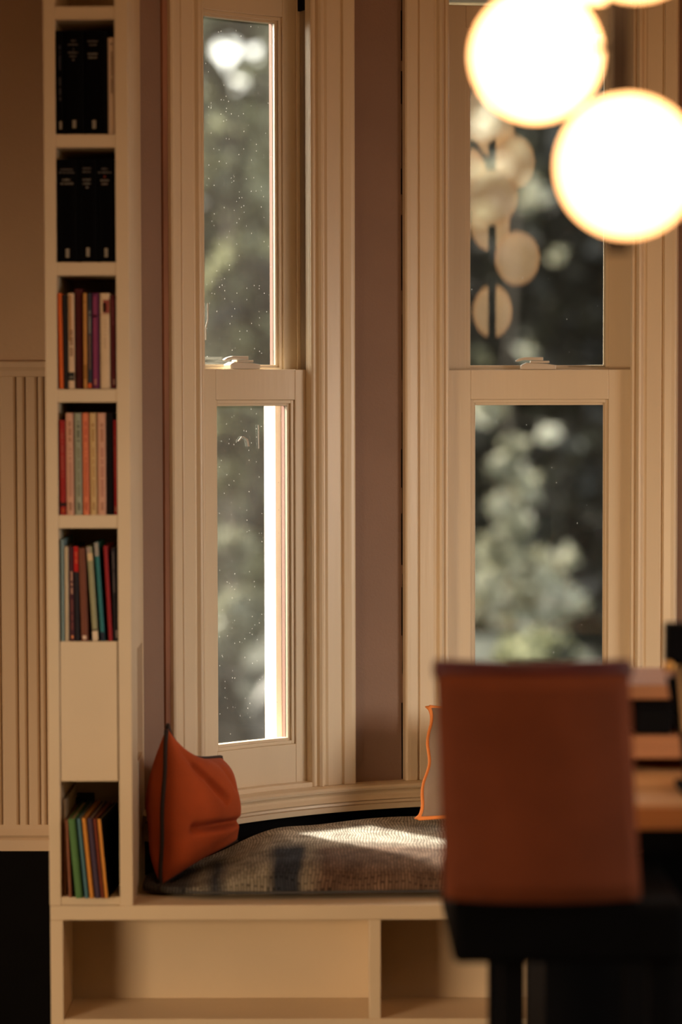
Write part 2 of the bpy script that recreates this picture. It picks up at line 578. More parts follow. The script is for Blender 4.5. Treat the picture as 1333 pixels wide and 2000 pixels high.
tag(MB().box(pR[0] - 0.02, 2.6, pR[1] - 0.02, pR[1] + 0.15, 0, Z_CEIL).build('wall_front', M_wall), kind='structure')
wf = MB().box(-2.6, pL[0] + 0.02, 5.02, 5.14, 0, Z_CEIL).build('wall_far', M_wall)
tag(wf, kind='structure')
wleft = MB()
wleft.box(-2.62, -2.5, -2.6, 1.3, 0, Z_CEIL).box(-2.62, -2.5, 2.7, 5.1, 0, Z_CEIL)
wleft.box(-2.62, -2.5, 1.3, 2.7, 0, 0.45).box(-2.62, -2.5, 1.3, 2.7, 2.2, Z_CEIL)
tag(wleft.build('wall_left', M_wall), kind='structure')
wr = MB().box(2.5, 2.62, -2.6, 2.4, 0, Z_CEIL).box(2.5, 2.62, 3.7, pR[1] + 0.1, 0, Z_CEIL)
wr.box(2.5, 2.62, 2.4, 3.7, 0, 0.38).box(2.5, 2.62, 2.4, 3.7, 1.9, Z_CEIL)
tag(wr.build('wall_right', M_wall), kind='structure')
tag(MB().box(-2.6, 2.6, -2.62, -2.5, 0, Z_CEIL).build('wall_back', M_wall), kind='structure')

# --- far wall: wainscot boards, cap rail, baseboard
YF = 5.005
zc1, zc0 = P(40, 706, YF).z, P(40, 736, YF).z
zb1, zb0 = P(40, 1612, YF).z, P(40, 1662, YF).z
WY = 5.02
XR_ = pL[0] - .02
cap = MB()
cap.prism([(-2.5, WY, zc0), (-2.5, WY - .012, zc0), (-2.5, WY - .014, zc0 + .012), (-2.5, WY - .018, zc0 + .020), (-2.5, WY - .018, zc1), (-2.5, WY, zc1 + .003)], (XR_ + 2.5, 0, 0))
cap.build('rail', M_bead, wf, bevel=.002)
for i, (a, b) in enumerate([(-64 - 33 * k_, -33 - 33 * k_ - 1) for k_ in range(16, 0, -1)] + [(-64, -33), (-32, -1), (0, 32), (33, 50), (51, 74), (75, 87), (88, 120)]):
    x0, x1 = P(a, 1100, YF).x, P(b, 1100, YF).x
    bd = MB()
    bd.prism([(x0, WY, zb1), (x0, WY - .003, zb1), (x0 + .002, WY - .008, zb1), (x0 + .005, WY - .010, zb1), (x1 - .005, WY - .010, zb1), (x1 - .002, WY - .008, zb1), (x1, WY - .003, zb1), (x1, WY, zb1)], (0, 0, zc0 - zb1))
    bd.build('plank' if i == 0 else 'plank.%03d' % i, M_bead, wf)
bb = MB()
h = zb1 - zb0
bb.prism([(-2.5, WY, zb0), (-2.5, WY - .016, zb0), (-2.5, WY - .016, zb0 + .42 * h), (-2.5, WY - .012, zb0 + .48 * h), (-2.5, WY - .019, zb0 + .62 * h), (-2.5, WY - .012, zb0 + .85 * h), (-2.5, WY - .009, zb1), (-2.5, WY, zb1)], (XR_ + 2.5, 0, 0))
tag(bb.build('baseboard_far', M_bead), kind='structure')
tag(MB().box(-2.5, -.60, WY - .006, WY, 0, zb0).build('trim_1', M_black), kind='structure')

# --- bay sill moulding
sl = MB()
zs = Z_SILL
hh = zs - P(818, 1573, 5.38).z
prof = [(R_WALL + .02, zs), (1.022, zs), (1.005, zs - .04 * hh), (1.000, zs - .12 * hh), (1.001, zs - .20 * hh), (1.009, zs - .30 * hh), (1.011, zs - .36 * hh),
        (1.008, zs - .44 * hh), (1.003, zs - .52 * hh), (.999, zs - .60 * hh), (1.005, zs - .62 * hh), (1.000, zs - .65 * hh), (.999, zs - .74 * hh), (1.004, zs - .76 * hh),
        (.998, zs - .79 * hh), (.998, zs - hh), (R_WALL + .02, zs - hh)]
arcsweep(sl, prof, -57, 57, 90)
tag(sl.build('trim_2', M_trim), kind='structure')
ud = MB()  # black strip standing in for the shade between sill and cushion
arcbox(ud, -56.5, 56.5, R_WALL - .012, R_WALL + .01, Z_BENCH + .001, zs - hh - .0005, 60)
tag(ud.build('sill_shade_strip', M_black), kind='structure')


# ------------------------------------------------------------------ windows
def sash(name, p0, p1, ra, rb, z0, z1, zg0, zg1, g0, g1, gm, parent, tilt=None):
    """sash frame p0..p1 with the pane opening g0..g1, zg0..zg1; ra = inner face radius"""
    m = MB()
    n = 8
    arcbox(m, p0, g0, ra, rb, z0, z1, 2)
    arcbox(m, g1, p1, ra, rb, z0, z1, 2)
    arcbox(m, g0, g1, ra, rb, z0, zg0, n)
    arcbox(m, g0, g1, ra, rb, zg1, z1, n)
    s = m.build(name, M_sash, parent, bevel=0.0015)
    # stepped sticking around the pane
    d = math.degrees(.010 / ra)
    b = MB()
    for k, (w, dep) in enumerate(((0.0, .006), (1.0, .013))):
        a0, a1 = g0 + d * w * .55, g1 - d * w * .55
        e0, e1 = a0 + d * .75, a1 - d * .75
        y0, y1 = zg0 + .0055 * w, zg1 - .0055 * w
        arcbox(b, a0, e0, ra + dep, rb - .004, y0, y1, 1)
        arcbox(b, e1, a1, ra + dep, rb - .004, y0, y1, 1)
        arcbox(b, e0, e1, ra + dep, rb - .004, y0, y0 + .0075, n)
        arcbox(b, e0, e1, ra + dep, rb - .004, y1 - .0075, y1, n)
    b.build('glazing_bead', M_sash, s, bevel=0.001)
    if parent.name == 'window_1':
        k_ = MB()
        arcbox(k_, g0 - d * .3, g0 + d * 1.36, ra + .0238, rb + .003, zg0, zg1, 1)
        arcbox(k_, g1 - d * 1.36, g1 + d * .3, ra + .0238, rb + .003, zg0, zg1, 1)
        k_.build('putty_edge', M_pink, s)
    g = MB()
    if tilt is None:
        arcbox(g, g0 + d * .4, g1 - d * .4, ra + .020, ra + .0235, zg0 + .003, zg1 - .003, 16)
    else:
        # old hand-blown pane: flatter than the bay and set a few degrees askew in its rebate
        rp, ang = tilt
        mid = (g0 + g1) / 2
        c = Vector(cyl(mid, ra + .019, 0)); nn = Vector((math.sin(rad(mid + ang)), math.cos(rad(mid + ang)), 0))
        cc = c - nn * rp
        hw = rad((g1 - g0) / 2 - d * .4) * ra / rp
        ring = []
        for k in range(25):
            a = rad(mid + ang) - hw + 2 * hw * k / 24
            ring.append((cc.x + rp * math.sin(a), cc.y + rp * math.cos(a), zg0 + .003))
        for k in range(24, -1, -1):
            a = rad(mid + ang) - hw + 2 * hw * k / 24
            ring.append((cc.x + (rp + .0035) * math.sin(a), cc.y + (rp + .0035) * math.cos(a), zg0 + .003))
        g.prism(ring, (0, 0, zg1 - zg0 - .006))
    o = g.build('pane', gm, s, smooth=False)
    for pl in o.data.polygons: pl.use_smooth = True
    o.data.set_sharp_from_angle(angle=rad(30))
    return s


def lock(phi, r, z, parent, flip=1):
    base = empty('sash_lock', cyl(phi, r, z), (0, 0, rad(-phi)), parent)
    base.scale = (1.2, 1.0, 1.1)
    m = MB()
    m.prism([(-.030, -.014, 0), (.036, -.014, 0), (.036, -.014, .009), (.018, -.014, .012), (-.020, -.014, .014), (-.030, -.014, .009)], (0, .028, 0))
    b = m.build('lock_body', M_steel, base, bevel=.0015)
    m = MB()
    m.box(-.012, .024, -.008, .014, .0135, .018)
    # curved lever
    m.prism([(-.040, -.010, .0165), (-.034, -.010, .0165), (-.024, -.010, .0195), (.012, -.010, .0185), (.012, -.010, .0255), (-.022, -.010, .0255), (-.034, -.010, .0225), (-.040, -.010, .0185)], (0, .011, 0))
    m.build('lever', M_steel, base, bevel=.001)
    return base


def casing_right(mb, phi0, z0, z1, w, mirror=False):
    st = [(0, .012), (.004, .016), (.009, .016), (.012, .012), (.015, .020), (.020, .025), (.025, .023), (.029, .014), (.033, .014),
          (.038, .018), (w - .036, .018), (w - .034, .013), (w - .031, .013), (w - .029, .021), (w - .012, .024), (w - .004, .024), (w, .020)]
    if mirror:
        st = [(-s, d) for s, d in st][::-1]
    return moulding(mb, phi0, st, .0, z0, z1)


def make_window(name, a0, a1, g_low, g_up, gm, lock_phi, tilt=None):
    w = empty(name, cyl((a0 + a1) / 2, R_WALL, Z_SILL))
    tag(w, kind='structure')
    inv = w.location.copy()

    def fix(o):
        o.location = o.location - inv
        return o
    zt = Z_HEAD + .02
    # casings
    m = casing_right(MB(), a1 - .35, Z_SILL, zt + .09, .106)
    fix(m.build('casing', M_trim, w, bevel=.0012))
    m = casing_right(MB(), a0 + .35, Z_SILL, zt + .09, .106, True)
    fix(m.build('casing', M_trim, w, bevel=.0012))
    m = MB(); arcbox(m, a0 - 5.4, a1 + 5.4, R_WALL - .022, R_WALL, zt + .09, zt + .11)
    arcbox(m, a0 + .35, a1 - .35, R_WALL - .016, R_WALL, zt, zt + .09)
    fix(m.build('head_casing', M_trim, w, bevel=.0015))
    # jamb: liner, inner stop, parting bead, outer blind stop
    m = MB()
    t = math.degrees(.010 / R_WALL)
    for (q0, q1) in ((a0 - t, a0), (a1, a1 + t)):
        arcbox(m, q0, q1, R_WALL, R_WALL + .122, Z_SILL - .03, zt, 1)
    arcbox(m, a0, a1, R_WALL, R_WALL + .15, zt - .008, zt + .02)
    bead = math.degrees(.007 / R_WALL)
    for (q0, q1) in ((a0, a0 + bead), (a1 - bead, a1)):
        arcbox(m, q0, q1, R_WALL - .008, R_WALL + .012, Z_SILL - .02, zt, 1)
        arcbox(m, q0, q1, R_WALL + .0485, R_WALL + .0555, Z_MEET, zt, 1)
    fix(m.build('jamb', M_trim, w, bevel=.001))
    m = MB()
    arcbox(m, a0, a1, R_WALL - .02, R_WALL + .17, Z_SILL - .045, Z_SILL - .003)
    arcbox(m, a0, a1, R_WALL - .012, R_WALL + .012, Z_SILL - .003, Z_SILL + .010)
    fix(m.build('stool', M_trim, w, bevel=.002))
    # sashes
    e = .25
    lo = sash('lower_sash', a0 + e, a1 - e, R_WALL + .013, R_WALL + .047, Z_SILL + .004, Z_MEET, Z_LOWBOT, Z_LOWGLASS, g_low[0], g_low[1], gm, w)
    fix(lo)
    up = sash('upper_sash', a0 + e, a1 - e, R_WALL + .057, R_WALL + .091, Z_MEET - .045, Z_HEAD, Z_MEET - .002, Z_UPGLASS, g_up[0], g_up[1], gm, w, tilt)
    fix(up)
    lk = lock(lock_phi, R_WALL + .035, Z_MEET + .0005, w)
    fix(lk)
    # outside: pink blind stop and the white frame of the half screen
    m = MB()
    for (q0, q1) in ((a0 - .2, a0 + .50), (a1 - .50, a1 + .2)):
        arcbox(m, q0, q1, R_WALL + .094, R_WALL + .125, Z_SILL - .03, zt, 1)
    fix(m.build('blind_stop', M_pink, w, bevel=.001))
    m = MB()
    for (q0, q1) in ((a0 - .1, a0 + 1.15), (a1 - 1.15, a1 + .1)):
        arcbox(m, q0, q1, R_WALL + .127, R_WALL + .182, Z_SILL - .02, Z_MEET - .03, 1)
    arcbox(m, a0, a1, R_WALL + .127, R_WALL + .150, Z_SILL - .02, Z_SILL + .02)
    fix(m.build('screen_frame', M_extwhite, w, bevel=.001))
    return w


w1 = make_window('window_1', WIN[0][0], WIN[0][1], (-41.75, -30.55), (-42.0, -30.75), M_glass_left, -37.3)
w2 = make_window('window_2', WIN[1][0], WIN[1][1], (-7.95, 8.85), (-8.1, 8.75), M_glass_mid, 0.2, tilt=(1.5, 5.2))
w3 = make_window('window_3', WIN[2][0], WIN[2][1], (30.55, 43.1), (30.6, 43.0), M_glass_mid, 36.8)
# cracked, bare-wood edge where the left casing meets the wall
m = MB()
moulding(m, WIN[0][0] - 5.55, [(-.006, .006), (.002, .012)], .0, Z_SILL, Z_CEIL)
o = m.build('bare_edge', M_raw, w1); o.location = -w1.location
# flaking gap where the central window's left casing meets the pier
rk = random.Random(5)
z = Z_SILL + .002
nck = 0
while z < 2.45:
    dz = rk.uniform(.02, .09)
    if rk.random() < .85:
        wv = rk.uniform(.0006, .0030)
        m = MB()
        moulding(m, WIN[1][0] + .35 - math.degrees((.106 + wv) / R_WALL), [(0, .001), (wv, .001)], .0, z, z + dz)
        if nck < 60:
            o = m.build('crack', M_black, w2); o.location = -w2.location
        nck += 1
    z += dz


def phi_px(px, py, r):
    d = ray(px, py)
    kx = d.x / d.y
    a_, b_, c_ = kx * kx + 1, -2 * (kx * BX + BY), BX * BX + BY * BY - r * r
    t = (-b_ + math.sqrt(b_ * b_ - 4 * a_ * c_)) / (2 * a_)
    return math.degrees(math.atan2(t * kx - BX, t - BY)), CAM_Z + d.z / d.y * t


M_tape = mat('old_tape_residue', (0.62, 0.58, 0.50), 0.6, 0.2)
for (pts, r_, wd) in (([(406, 592), (406, 625), (402, 640), (402, 664)], R_WALL + .0755, .08), ([(399, 600), (398, 640)], R_WALL + .0755, .05),
                      ([(466, 862), (474, 852), (483, 858), (486, 872)], R_WALL + .0315, .12), ([(505, 830), (506, 876)], R_WALL + .0315, .06)):
    m = MB()
    for (pa_, pb_) in zip(pts, pts[1:]):
        f0, z0 = phi_px(*pa_, r_); f1, z1 = phi_px(*pb_, r_)
        m.prism([cyl(f0 - wd, r_, z0), cyl(f0 + wd, r_, z0), cyl(f1 + wd, r_, z1), cyl(f1 - wd, r_, z1)], (.0004, -.0006, 0))
    o = m.build('tape_mark', M_tape, w1); o.location = -w1.location
m = MB()
arcbox(m, WIN[0][1] - .34, WIN[0][1] + .0, R_WALL + .014, R_WALL + .046, P(607, 18, 5.33).z, P(607, -30, 5.33).z, 1)
o = m.build('sash_pulley', M_black, w1); o.location = -w1.location

# ------------------------------------------------------------------ bookcase
YS, DS = 4.70, 0.295
X0, X1 = P(90, 880, YS).x, P(254, 880, YS).x
CX0, CX1 = P(113, 880, YS).x, P(229, 880, YS).x
SHY = [(12, 38), (262, 288), (512, 538), (760, 786), (1006, 1032), (1253, 1279), (1501, 1527), (1752, 1768)]
SHZ = [(P(170, a, YS).z, P(170, b, YS).z) for a, b in SHY]
case = empty('bookcase', ((X0 + X1) / 2, YS + DS / 2, Z_BENCH + .0005))
tag(case, 'tall narrow cream-painted bookcase column built up from the window bench', 'bookcase')


def part(mb, name, mats, root, bevel=0.0, smooth=False):
    o = mb.build(name, mats, root, smooth=smooth, bevel=bevel)
    o.location = -Vector(root.location)
    return o


YB = YS + DS
ZT = 2.62
part(MB().box(X0, CX0, YS, YB, Z_BENCH, ZT), 'side_panel', M_shelf, case, .0015)
zn1, zn0 = P(265, 1270, YS + .1).z, P(265, 1492, YS + .1).z
sp = MB()
sp.box(CX1, X1, YS, YS + .135, Z_BENCH, ZT).box(CX1, X1, YB - .035, YB, Z_BENCH, ZT)
sp.box(CX1, X1, YS + .135, YB - .035, Z_BENCH, zn0).box(CX1, X1, YS + .135, YB - .035, zn1, ZT)
part(sp, 'side_panel', M_shelf, case)
part(MB().box(CX0, CX1, YB - .012, YB, Z_BENCH, ZT), 'back_panel', M_shelf, case)
for i, (zt, zb) in enumerate(SHZ):
    z0 = max(zb, Z_BENCH + .0005)
    part(MB().box(CX0, CX1, YS + (.024 if i in (5, 6) else .001), YB - .012, z0, zt), 'shelf', M_shelf, case, .0012)
part(MB().box(CX0, CX1, YS + .001, YB - .012, ZT - .02, ZT), 'shelf', M_shelf, case, .0012)
part(MB().box(CX0 + .0015, CX1 - .0025, YS + .002, YS + .022, SHZ[6][1] + .0005, SHZ[5][0]), 'front_panel', M_shelf, case, .001)

part(MB().box(CX1 - .012, CX1 - .004, YS + .10, YB - .014, zn0 - .01, zn1 + .01), 'niche_shade_lining', M_raw, case)  # brown lining puts the shade inside the niche into its colour

# ------------------------------------------------------------------ bench
bench = empty('window_bench', (0.3, YS + .3, 0.0))
tag(bench, 'long low cream-painted window bench with open compartments under the seat', 'bench')
BX1 = 1.25
xb0 = P(98, 1780, YS).x
zt0 = P(600, 1797, YS).z
ring = [(xb0, YS, zt0), (BX1, YS, zt0)]
ring += [(cyl(p, R_WALL - .002, zt0)) for p in range(50, -58, -4)]
ring += [(xb0, 5.0, zt0)]
part(MB().prism(ring, (0, 0, Z_BENCH - zt0)), 'seat_board', M_shelf, bench, .002)
zf = P(600, 1990, YS).z
YBB = YS + .17
part(MB().box(xb0, P(124, 1880, YS).x, YS, YBB, 0, zt0), 'end_panel', M_shelf, bench, .0015)
for px in (733, 1330, 1900):
    xd = P(px, 1880, YS).x
    part(MB().box(xd - .0115, xd + .0115, YS + .001, YBB, zf, zt0), 'divider', M_shelf, bench, .0015)
part(MB().box(xb0, BX1, YBB, YBB + .015, 0, zt0), 'back_panel', M_shelf, bench)
part(MB().box(P(124, 1880, YS).x, BX1, YS, YBB, zf - .03, zf), 'bottom_board', M_shelf, bench, .002)
part(MB().box(P(124, 1880, YS).x, BX1, YS + .03, YS + .05, 0, zf - .03), 'plinth', M_black, bench)


# ------------------------------------------------------------------ pillows
def pillow(name, A, B, C, D, thick, mf, mp, seed, creases=(), n=56, back=None, droop=0.0, wave=0.0):
    """corners A near-top, B far-top, C far-bottom, D near-bottom"""
    A, B, C, D = map(Vector, (A, B, C, D))
    ctr = (A + B + C + D) / 4
    nrm = (B - D).cross(A - C).normalized()
    rnd = random.Random(seed)
    ph = [(rnd.uniform(3, 13), rnd.uniform(3, 13), rnd.uniform(0, 6.3)) for _ in range(7)]
    root = empty(name, ctr)
    vs, fs = [], []
    def base(u, v):
        # edges bow inwards between the corners
        bu = .02 * math.sin(math.pi * v)
        wv = wave * (1 - u) * (math.sin(math.pi * min(1, v * 1.0)) ** .35 * 2.2 + .55 * math.sin(15 * v + .6))
        bv = .035 * math.sin(math.pi * u)
        uu = wv + u * (1 - bu)
        vv = bv + v * (1 - 2 * bv)
        q = (D * (1 - uu) * (1 - vv) + C * uu * (1 - vv) + A * (1 - uu) * vv + B * uu * vv)
        q.z -= droop * math.sin(math.pi * u ** .6) * v ** 3
        return q
    def bulge(u, v):
        e = (max(0, 4 * u * (1 - u)) ** .50) * (max(0, 4 * v * (1 - v)) ** .50)
        w = sum(math.sin(a * u + b * v + p) for a, b, p in ph) / 7
        return e, w
    for side in (1, -1):
        for j in range(n + 1):
            for i in range(n + 1):
                u, v = i / n, j / n
                e, w = bulge(u, v)
                p = base(u, v) + nrm * side * (thick if side == 1 else (back or thick)) * e * (1 + .18 * w)
                for (cu0, cv0, cu1, cv1, dep, wid) in creases:
                    # distance to a crease segment in uv
                    d = Vector((cu1 - cu0, cv1 - cv0)); q = Vector((u - cu0, v - cv0))
                    t = max(0, min(1, q.dot(d) / d.dot(d)))
                    dist = (q - d * t).length
                    if side == 1:
                        p -= nrm * dep * math.exp(-(dist / wid) ** 2) * e * (math.sin(math.pi * min(1, max(.12, t))) ** .5)
                vs.append(p - ctr)
    W = n + 1
    off = W * W
    for j in range(n):
        for i in range(n):
            a = j * W + i
            fs.append((a, a + 1, a + W + 1, a + W))
            fs.append((off + a, off + a + W, off + a + W + 1, off + a + 1))
    m = MB(); m.add(vs, fs)
    o = m.build('cover', mf, root, smooth=True)
    bm = bmesh.new(); bm.from_mesh(o.data)
    bmesh.ops.remove_doubles(bm, verts=bm.verts, dist=1e-5)
    bmesh.ops.recalc_face_normals(bm, faces=bm.faces)
    bm.to_mesh(o.data); bm.free()
    for p in o.data.polygons: p.use_smooth = True
    per = [(i / n, 0) for i in range(n)] + [(1, j / n) for j in range(n)] + [(1 - i / n, 1) for i in range(n)] + [(0, 1 - j / n) for j in range(n)]
    pts = [base(u, v) - ctr for u, v in per]
    MB().tube(pts, .0046, 8, True).build('piping', mp, root, smooth=True)
    return root


pa = pillow('throw_pillow', P(328, 1416, 4.84), P(432, 1479, 5.06), P(462, 1641, 5.00), P(316, 1729, 4.83), .078, M_orange, M_darkpipe, 5, back=.095, droop=.028, wave=-.013,
            creases=[(.18, .33, 1.0, .24, .050, .035), (.22, .80, .55, .50, .022, .045), (.02, .98, .30, .72, .016, .05), (.6, .95, .75, .6, .010, .05), (.45, .12, .95, .10, .008, .05)])
tag(pa, 'orange linen throw pillow with dark piping leaning in the bench corner beside the bookcase', 'pillow')
pb = pillow('throw_pillow', P(834, 1380, 5.22), P(1115, 1392, 5.26), P(1120, 1600, 5.10), P(811, 1599, 5.10), .06, M_grey_linen, M_orangepipe, 9, wave=.022)
tag(pb, 'taupe throw pillow with thin orange piping standing behind the tan bar chair', 'pillow')


# ------------------------------------------------------------------ seat pad
def build_pad():
    nx, ny = 150, 46
    xa, xb = -0.398, 1.02  # left end runs on so its dark weave stands in for corner shade
    vs, fs = [], []
    rnd = random.Random(3)
    ph = [(rnd.uniform(4, 22), rnd.uniform(4, 22), rnd.uniform(0, 6.3), rnd.uniform(.4, 1)) for _ in range(9)]

    def yb(x):
        q = min(.93, abs(x - BX))
        return BY + math.sqrt(.985 ** 2 - q * q) if q < .985 else 5.0
    def top(x, y, e):
        s = sum(a * math.sin(fx * x + fy * y + p) for fx, fy, p, a in ph) / 9
        return s * .008
    for lay in (1, 0):
        for j in range(ny + 1):
            for i in range(nx + 1):
                u, v = i / nx, j / ny
                x = xa + (xb - xa) * u
                y0 = YS + .062 + .006 * math.sin(9 * x) + (0.03 * max(0, 1 - u / .08))
                y1 = max(y0 + .05, yb(x) - .012 + .006 * math.sin(17 * x))
                y = y0 + (y1 - y0) * v
                ex = min(1, min(u, 1 - u) / .06)
                ey = min(1, min(v / .17, (1 - v) / .16))
                e = math.sqrt(max(0, 1 - (1 - ex) ** 2)) * math.sqrt(max(0, 1 - (1 - ey) ** 2))
                zb = Z_BENCH + .004
                hgt = .062 + .014 * v
                sq = min(1, max(0, (x + .33) / .22)); sq = sq * sq * (3 - 2 * sq)
                hgt *= .30 + .70 * sq
                if lay:
                    z = zb + .018 + (hgt - .018) * e + top(x, y, e) * e
                else:
                    z = zb + .010 * (1 - e) - .0025
                vs.append((x, y, z))
    # the pad gives way under the pillows that rest on it
    dents = [BVHTree.FromPolygons([tuple(v.co + q.location) for v in ch.data.vertices], [tuple(p.vertices) for p in ch.data.polygons]) for q in (pa, pb) for ch in q.children]
    for i, (x, y, z) in enumerate(vs):
        low = z
        if -0.45 < x < -0.08 or x > .05:
            for dx in (-.009, -.0045, 0, .0045, .009):
                for dy in (-.009, -.0045, 0, .0045, .009):
                    for t in dents:
                        hit = t.ray_cast(Vector((x + dx, y + dy, 0)), Vector((0, 0, 1)))
                        if hit[0] is not None: low = min(low, hit[0].z - .004)
        if low < z: vs[i] = (x, y, max(low, Z_BENCH + .001))
    W = nx + 1
    off = W * (ny + 1)
    for j in range(ny):
        for i in range(nx):
            a = j * W + i
            fs.append((a, a + 1, a + W + 1, a + W))
            fs.append((off + a, off + a + W, off + a + W + 1, off + a + 1))
    for i in range(nx):
        fs.append((i, off + i, off + i + 1, i + 1))
        a = ny * W + i
        fs.append((a, a + 1, off + a + 1, off + a))
    for j in range(ny):
        a = j * W
        fs.append((a, a + W, off + a + W, off + a))
        a = j * W + nx
        fs.append((a, off + a, off + a + W, a + W))
    m = MB(); m.add(vs, fs)
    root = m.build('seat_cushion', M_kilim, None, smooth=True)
    tag(root, 'long grey woven striped kilim seat pad lying on the window bench', 'cushion')
    p = MB()
    pts = [vs[W * 0 + i] for i in range(nx + 1)]
    p.tube([(q[0], q[1] - .004, max(Z_BENCH + .0035, q[2] - .008)) for q in pts if q[0] > -.31], .003, 6)
    p.build('piping', M_shed, root, smooth=True)
    return root


build_pad()


def z_pad(x, y):
    return Z_BENCH + .004 + .062


# ------------------------------------------------------------------ books
BOOKC = {}
def bookmat(col, rough=0.5):
    k = (tuple(col), rough)
    if k not in BOOKC:
        BOOKC[k] = mat('book_cover_%d' % (len(BOOKC) + 1), col, rough, 0.06, (30, 30, 30), spec=0.15 if max(col) > .01 else 0.03)
    return BOOKC[k]


def book(row_bot, xl, xr, ytop, lean, col, label, group, depth=.125, front=.004, marks=(), rotz=0.0, name='book'):
    """px edges at the foot of the spine, px top; lean = px the head lies left of the foot"""
    zs_ = P(170, row_bot, YS).z
    yy = YS + front
    a = P(xl, row_bot, yy); b = P(xr, row_bot, yy)
    a.x = max(a.x, CX0 + .0006)
    b.x = min(b.x, CX1 - .0008)
    w = (b.x - a.x) - .0008
    h = P(170, ytop, yy).z - zs_
    ang = math.atan2(lean / F_PX * yy, h)
    h = h / math.cos(ang)
    root = empty(name, (a.x + .0004, yy, zs_ + .0003), (0, -ang, rad(rotz)))
    tag(root, label, 'book', group)
    t = min(.0022, w * .16)
    m = MB()
    # covers and a slightly rounded spine in one shell
    r = min(.003, w * .25)
    m.prism([(0, depth, 0), (0, r, 0), (w * .12, r * .35, 0), (w * .3, 0, 0), (w * .7, 0, 0), (w * .88, r * .35, 0), (w, r, 0), (w, depth, 0), (w - t, depth, 0), (w - t, r + t, 0), (t, r + t, 0), (t, depth, 0)], (0, 0, h))
    cov = m.build('cover', bookmat(col), root)
    MB().box(t, w - t, r + t, depth - .004, .002, h - .003).build('pages', M_paper, root)
    for (nm, u0, u1, v0, v1, c) in marks:
        mm = MB()
        if nm == 'logo':
            # little column of three stacked letters
            for k in range(3):
                z0 = h * (v0 + (v1 - v0) * k / 3); z1 = h * (v0 + (v1 - v0) * (k + .82) / 3)
                cx0, cx1 = w * u0, w * u1
                zm = (z0 + z1) / 2; th = (z1 - z0) * .24
                mm.box(cx0, cx1, -.0006, .0008, z0, z0 + th).box(cx0, cx1, -.0006, .0008, zm - th / 2, zm + th / 2).box(cx0, cx1, -.0006, .0008, z1 - th, z1)
                mm.box(cx1 - (cx1 - cx0) * .3, cx1, -.0006, .0008, z0, zm).box(cx0, cx0 + (cx1 - cx0) * .3, -.0006, .0008, zm, z1)
        elif nm == 'title':
            # a line of tiny print, broken into words of letter strokes
            rr = random.Random(int(1000 * (u0 + v0)) + len(label))
            vert = (v1 - v0) * h > (u1 - u0) * w
            if vert:
                z = v0
                while z < v1:
                    L_ = min(rr.uniform(.015, .022), v1 - z)
                    mm.box(w * u0 + rr.uniform(0, .1) * w * (u1 - u0), w * u1, -.0005, .0008, h * z, h * (z + L_ * .8)); z += L_
                    if rr.random() < .2: z += .018
            else:
                x = u0
                while x < u1:
                    L_ = min(rr.uniform(.045, .07), u1 - x)
                    mm.box(w * x, w * (x + L_ * .75), -.0005, .0008, h * v0, h * v1 - rr.uniform(0, .3) * h * (v1 - v0)); x += L_
                    if rr.random() < .1: x += .03
        else:
            mm.box(w * u0, w * u1, -.0004, .0010, h * v0, h * v1)
        if mm.v:
            mm.build(nm, bookmat(c) if isinstance(c, tuple) else c, cov)
    return root


BLK = (.0018, .0018, .0026)
PALE = (.50, .45, .36)
GREY = (.13, .12, .115)
LOGO = ('logo', .40, .60, .045, .13, PALE)
g1 = 'black hardbacks on the top shelf'
b1 = 261
book(b1, 108, 125, 60, 0, BLK, 'thin black paperback, first from the left on the shelf with the white book', g1,
     marks=[('logo', .42, .78, .045, .125, PALE), ('title', .40, .68, .32, .55, (.05, .05, .055)), ('title', .40, .68, .62, .86, (.035, .035, .05))])
book(b1, 125, 165, 60, 0, BLK, 'thick black hardback with two blocks of print, between thin black and widest black books', g1,
     marks=[('logo', .42, .60, .055, .135, PALE), ('title', .38, .62, .895, .910, GREY), ('title', .22, .75, .858, .873, GREY), ('dot', .46, .52, .815, .826, GREY),
            ('title', .22, .72, .780, .795, GREY), ('title', .30, .65, .745, .758, GREY), ('dot', .44, .53, .708, .725, GREY)])
book(b1, 165, 210.5, 60, 0, BLK, 'widest black hardback, standing against the slim white book', g1,
     marks=[('logo', .34, .50, .050, .135, PALE), ('title', .15, .62, .890, .905, GREY), ('title', .22, .56, .855, .870, GREY), ('title', .16, .60, .765, .785, (.2, .185, .17)), ('title', .18, .58, .730, .748, (.2, .185, .17))])
book(b1, 211, 226, 74, 0, (.62, .47, .34), 'slim white paperback at the right end of the top shelf of black books', 'books on the top visible shelf',
     marks=[('dot', .45, .75, .925, .945, (.05, .035, .03)), ('title', .50, .72, .42, .86, (.12, .07, .045))])
g2 = 'black hardbacks on the second shelf'
b2 = 511
book(b2, 111.5, 152, 311, 0, BLK, 'black hardback with the longest lines of print, left of three filling the second shelf', g2,
     marks=[('logo', .42, .60, .040, .13, PALE), ('title', .18, .80, .893, .907, GREY), ('title', .10, .88, .862, .876, GREY), ('title', .28, .68, .788, .810, (.22, .20, .17)), ('title', .18, .82, .752, .772, (.2, .18, .16))])
book(b2, 152, 190, 311, 0, BLK, 'middle black hardback of the three filling the second shelf', g2,
     marks=[('logo', .44, .62, .050, .14, PALE), ('title', .28, .72, .903, .917, GREY), ('title', .28, .70, .868, .884, GREY), ('title', .28, .70, .790, .812, (.17, .16, .15)), ('title', .28, .70, .752, .774, (.17, .16, .15)), ('dot', .44, .58, .716, .732, (.18, .17, .17))])
